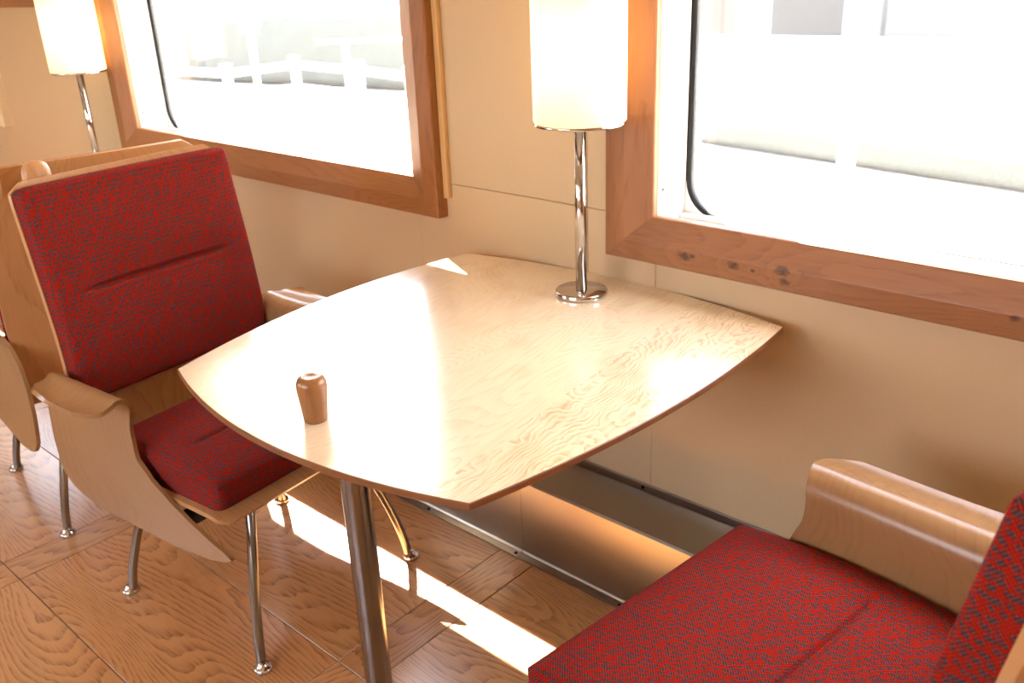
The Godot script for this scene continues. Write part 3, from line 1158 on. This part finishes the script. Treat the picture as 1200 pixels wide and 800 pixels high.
func _ready() -> void:
	# camera
	var cam := Camera3D.new()
	cam.name = "camera"
	cam.position = Vector3(0, 1.35, 0)
	cam.rotation = Vector3(-0.39369806, 0.74880872, -0.04179822)
	cam.fov = 40.9166
	cam.near = 0.05
	cam.far = 400.0
	var lens := CameraAttributesPhysical.new()
	lens.frustum_focal_length = 32.17
	lens.exposure_aperture = 7.0
	lens.frustum_focus_distance = 1.6
	lens.frustum_near = 0.05
	lens.frustum_far = 400.0
	cam.attributes = lens
	add_child(cam)
	cam.current = true
	# sky and exposure
	var env := Environment.new()
	var sky := Sky.new()
	var ps := ProceduralSkyMaterial.new()
	ps.sky_top_color = Color(0.80, 0.86, 0.95)
	ps.sky_horizon_color = Color(0.98, 0.97, 0.95)
	ps.ground_horizon_color = Color(0.80, 0.79, 0.77)
	ps.ground_bottom_color = Color(0.6, 0.59, 0.57)
	ps.energy_multiplier = 5.2
	sky.sky_material = ps
	env.background_mode = Environment.BG_SKY
	env.sky = sky
	env.tonemap_mode = Environment.TONE_MAPPER_LINEAR
	env.tonemap_exposure = 3.0
	env.sdfgi_enabled = true
	env.ssao_enabled = true
	env.ssil_enabled = true
	var we := WorldEnvironment.new()
	we.name = "surroundings"
	we.environment = env
	add_child(we)
	# low sun from the left, outside the window wall
	var sun := DirectionalLight3D.new()
	sun.name = "sun"
	sun.light_color = Color(1.0, 0.96, 0.89)
	sun.light_energy = 14.0
	sun.light_angular_distance = 0.6
	sun.shadow_enabled = true
	sun.sky_mode = DirectionalLight3D.SKY_MODE_LIGHT_ONLY
	add_child(sun)
	sun.look_at_from_position(Vector3(-9.07, 10, -4.2), Vector3.ZERO, Vector3.UP)

	make_materials()

	# the saloon
	var near_holes := [[-5.80, -4.49, SILL, TOP], [-3.190, -1.747, SILL, TOP], [-1.020, 0.423, SILL, TOP], [1.17, 2.61, SILL, TOP]]
	var far_holes := [[-4.4, -2.96, SILL, TOP], [-1.85, -0.41, SILL, TOP]]  # unseen windows across the aisle, placed to give fill light
	side_wall("wall_back", WALL, OUT, near_holes, [-1.2])
	side_wall("wall_front", FAR, FAR + 0.13, far_holes, [])
	var k := 1
	for h in near_holes:
		make_window("window_%d" % k, Vector3((h[0] + h[1]) * 0.5, h[2], WALL), 0.0, h[1] - h[0], h[3] - h[2], [M.cream, M.frame, M.knotty, M.frame][k - 1], M.cream if k == 1 else M.frame)
		k += 1
	for h in far_holes:
		make_window("window_%d" % k, Vector3((h[0] + h[1]) * 0.5, h[2], FAR), PI, h[1] - h[0], h[3] - h[2], M.frame, M.frame)
		k += 1
	make_floor()
	var ce := setting("ceiling")
	span(ce, "panel", Vector3(X0 - 0.1, CEIL, OUT - 0.01), Vector3(X1 + 0.1, CEIL + 0.08, FAR + 0.14), M.ceiling)
	var wl := setting("wall_left")
	span(wl, "panel", Vector3(X0 - 0.1, 0, OUT), Vector3(X0, CEIL, FAR + 0.13), M.wall)
	var wr := setting("wall_right")
	span(wr, "panel", Vector3(X1, 0, OUT), Vector3(X1 + 0.1, CEIL, FAR + 0.13), M.wall)
	var tr3 := setting("trim_1")
	span(tr3, "wooden_rail", Vector3(-4.36, 1.258, WALL), Vector3(-3.55, 1.36, WALL + 0.03), M.frame, 0.003, 0)
	var tr2 := setting("trim_2")
	span(tr2, "blind_guide", Vector3(-1.640, 0.812, WALL), Vector3(-1.622, TOP + 0.25, WALL + 0.014), M.pale_strip, 0.002, 1)
	make_duct()
	for b in [[2, "added cream roller blind, out of view, trimming the sun at the window behind the red chairs"], [3, "added cream roller blind, out of view, trimming the sun at the wide window beside the lamp"], [4, "added cream roller blind, out of view, at the window past the wall-side armrest"]]:
		var h: Array = near_holes[b[0] - 1]
		make_added_blind(h, b[1])

	# tables and what stands on them
	var t1 := make_table("pale wooden table with one steel leg and a wooden knob on top")
	copy_of(t1, Vector3(-3.30, 0, -1.108), 0.0, "pale wooden table behind the back-to-back chairs at the next window")
	make_lamp(Vector3(-1.120, 0.700, -1.425), "lit lamp with white glass cylinder shade on the knobbed table by the wide window")
	make_lamp(Vector3(-3.310, 0.700, -1.425), "lit lamp with white glass shade behind the red chair backs")
	top_mesh("grip_knob", lathe([[0.0, 0.0], [0.0175, 0.0], [0.0185, 0.002], [0.0195, 0.012], [0.0212, 0.030], [0.0232, 0.048], [0.0238, 0.056], [0.0232, 0.064], [0.0208, 0.0705], [0.0165, 0.0740], [0.0125, 0.0748], [0.008, 0.0738], [0.0, 0.0732]], 36), M.knob, "turned wooden grip knob standing on the front edge of the table", "knob", Vector3(-1.100, 0.700, -0.726))

	# chairs
	make_chair("red patterned plywood armchair pushed under the table, beside the knob", 0.205, 0.030, 0.165, Vector3(-1.696, 0, -0.942), deg_to_rad(6.3))
	make_chair("plywood armchair back to back with the chair at the knobbed table", 0.205, 0.030, -0.235, Vector3(-2.478, 0, -0.950), PI - deg_to_rad(6.3))
	make_chair("red patterned armchair across the table, its armrest at the wall under the wide window", 0.302, 0.005, 0.0, Vector3(-0.357, 0, -0.945), PI - deg_to_rad(6.3), Vector2(0.193, 0.0), 0.254, 0.104)
	make_outside()
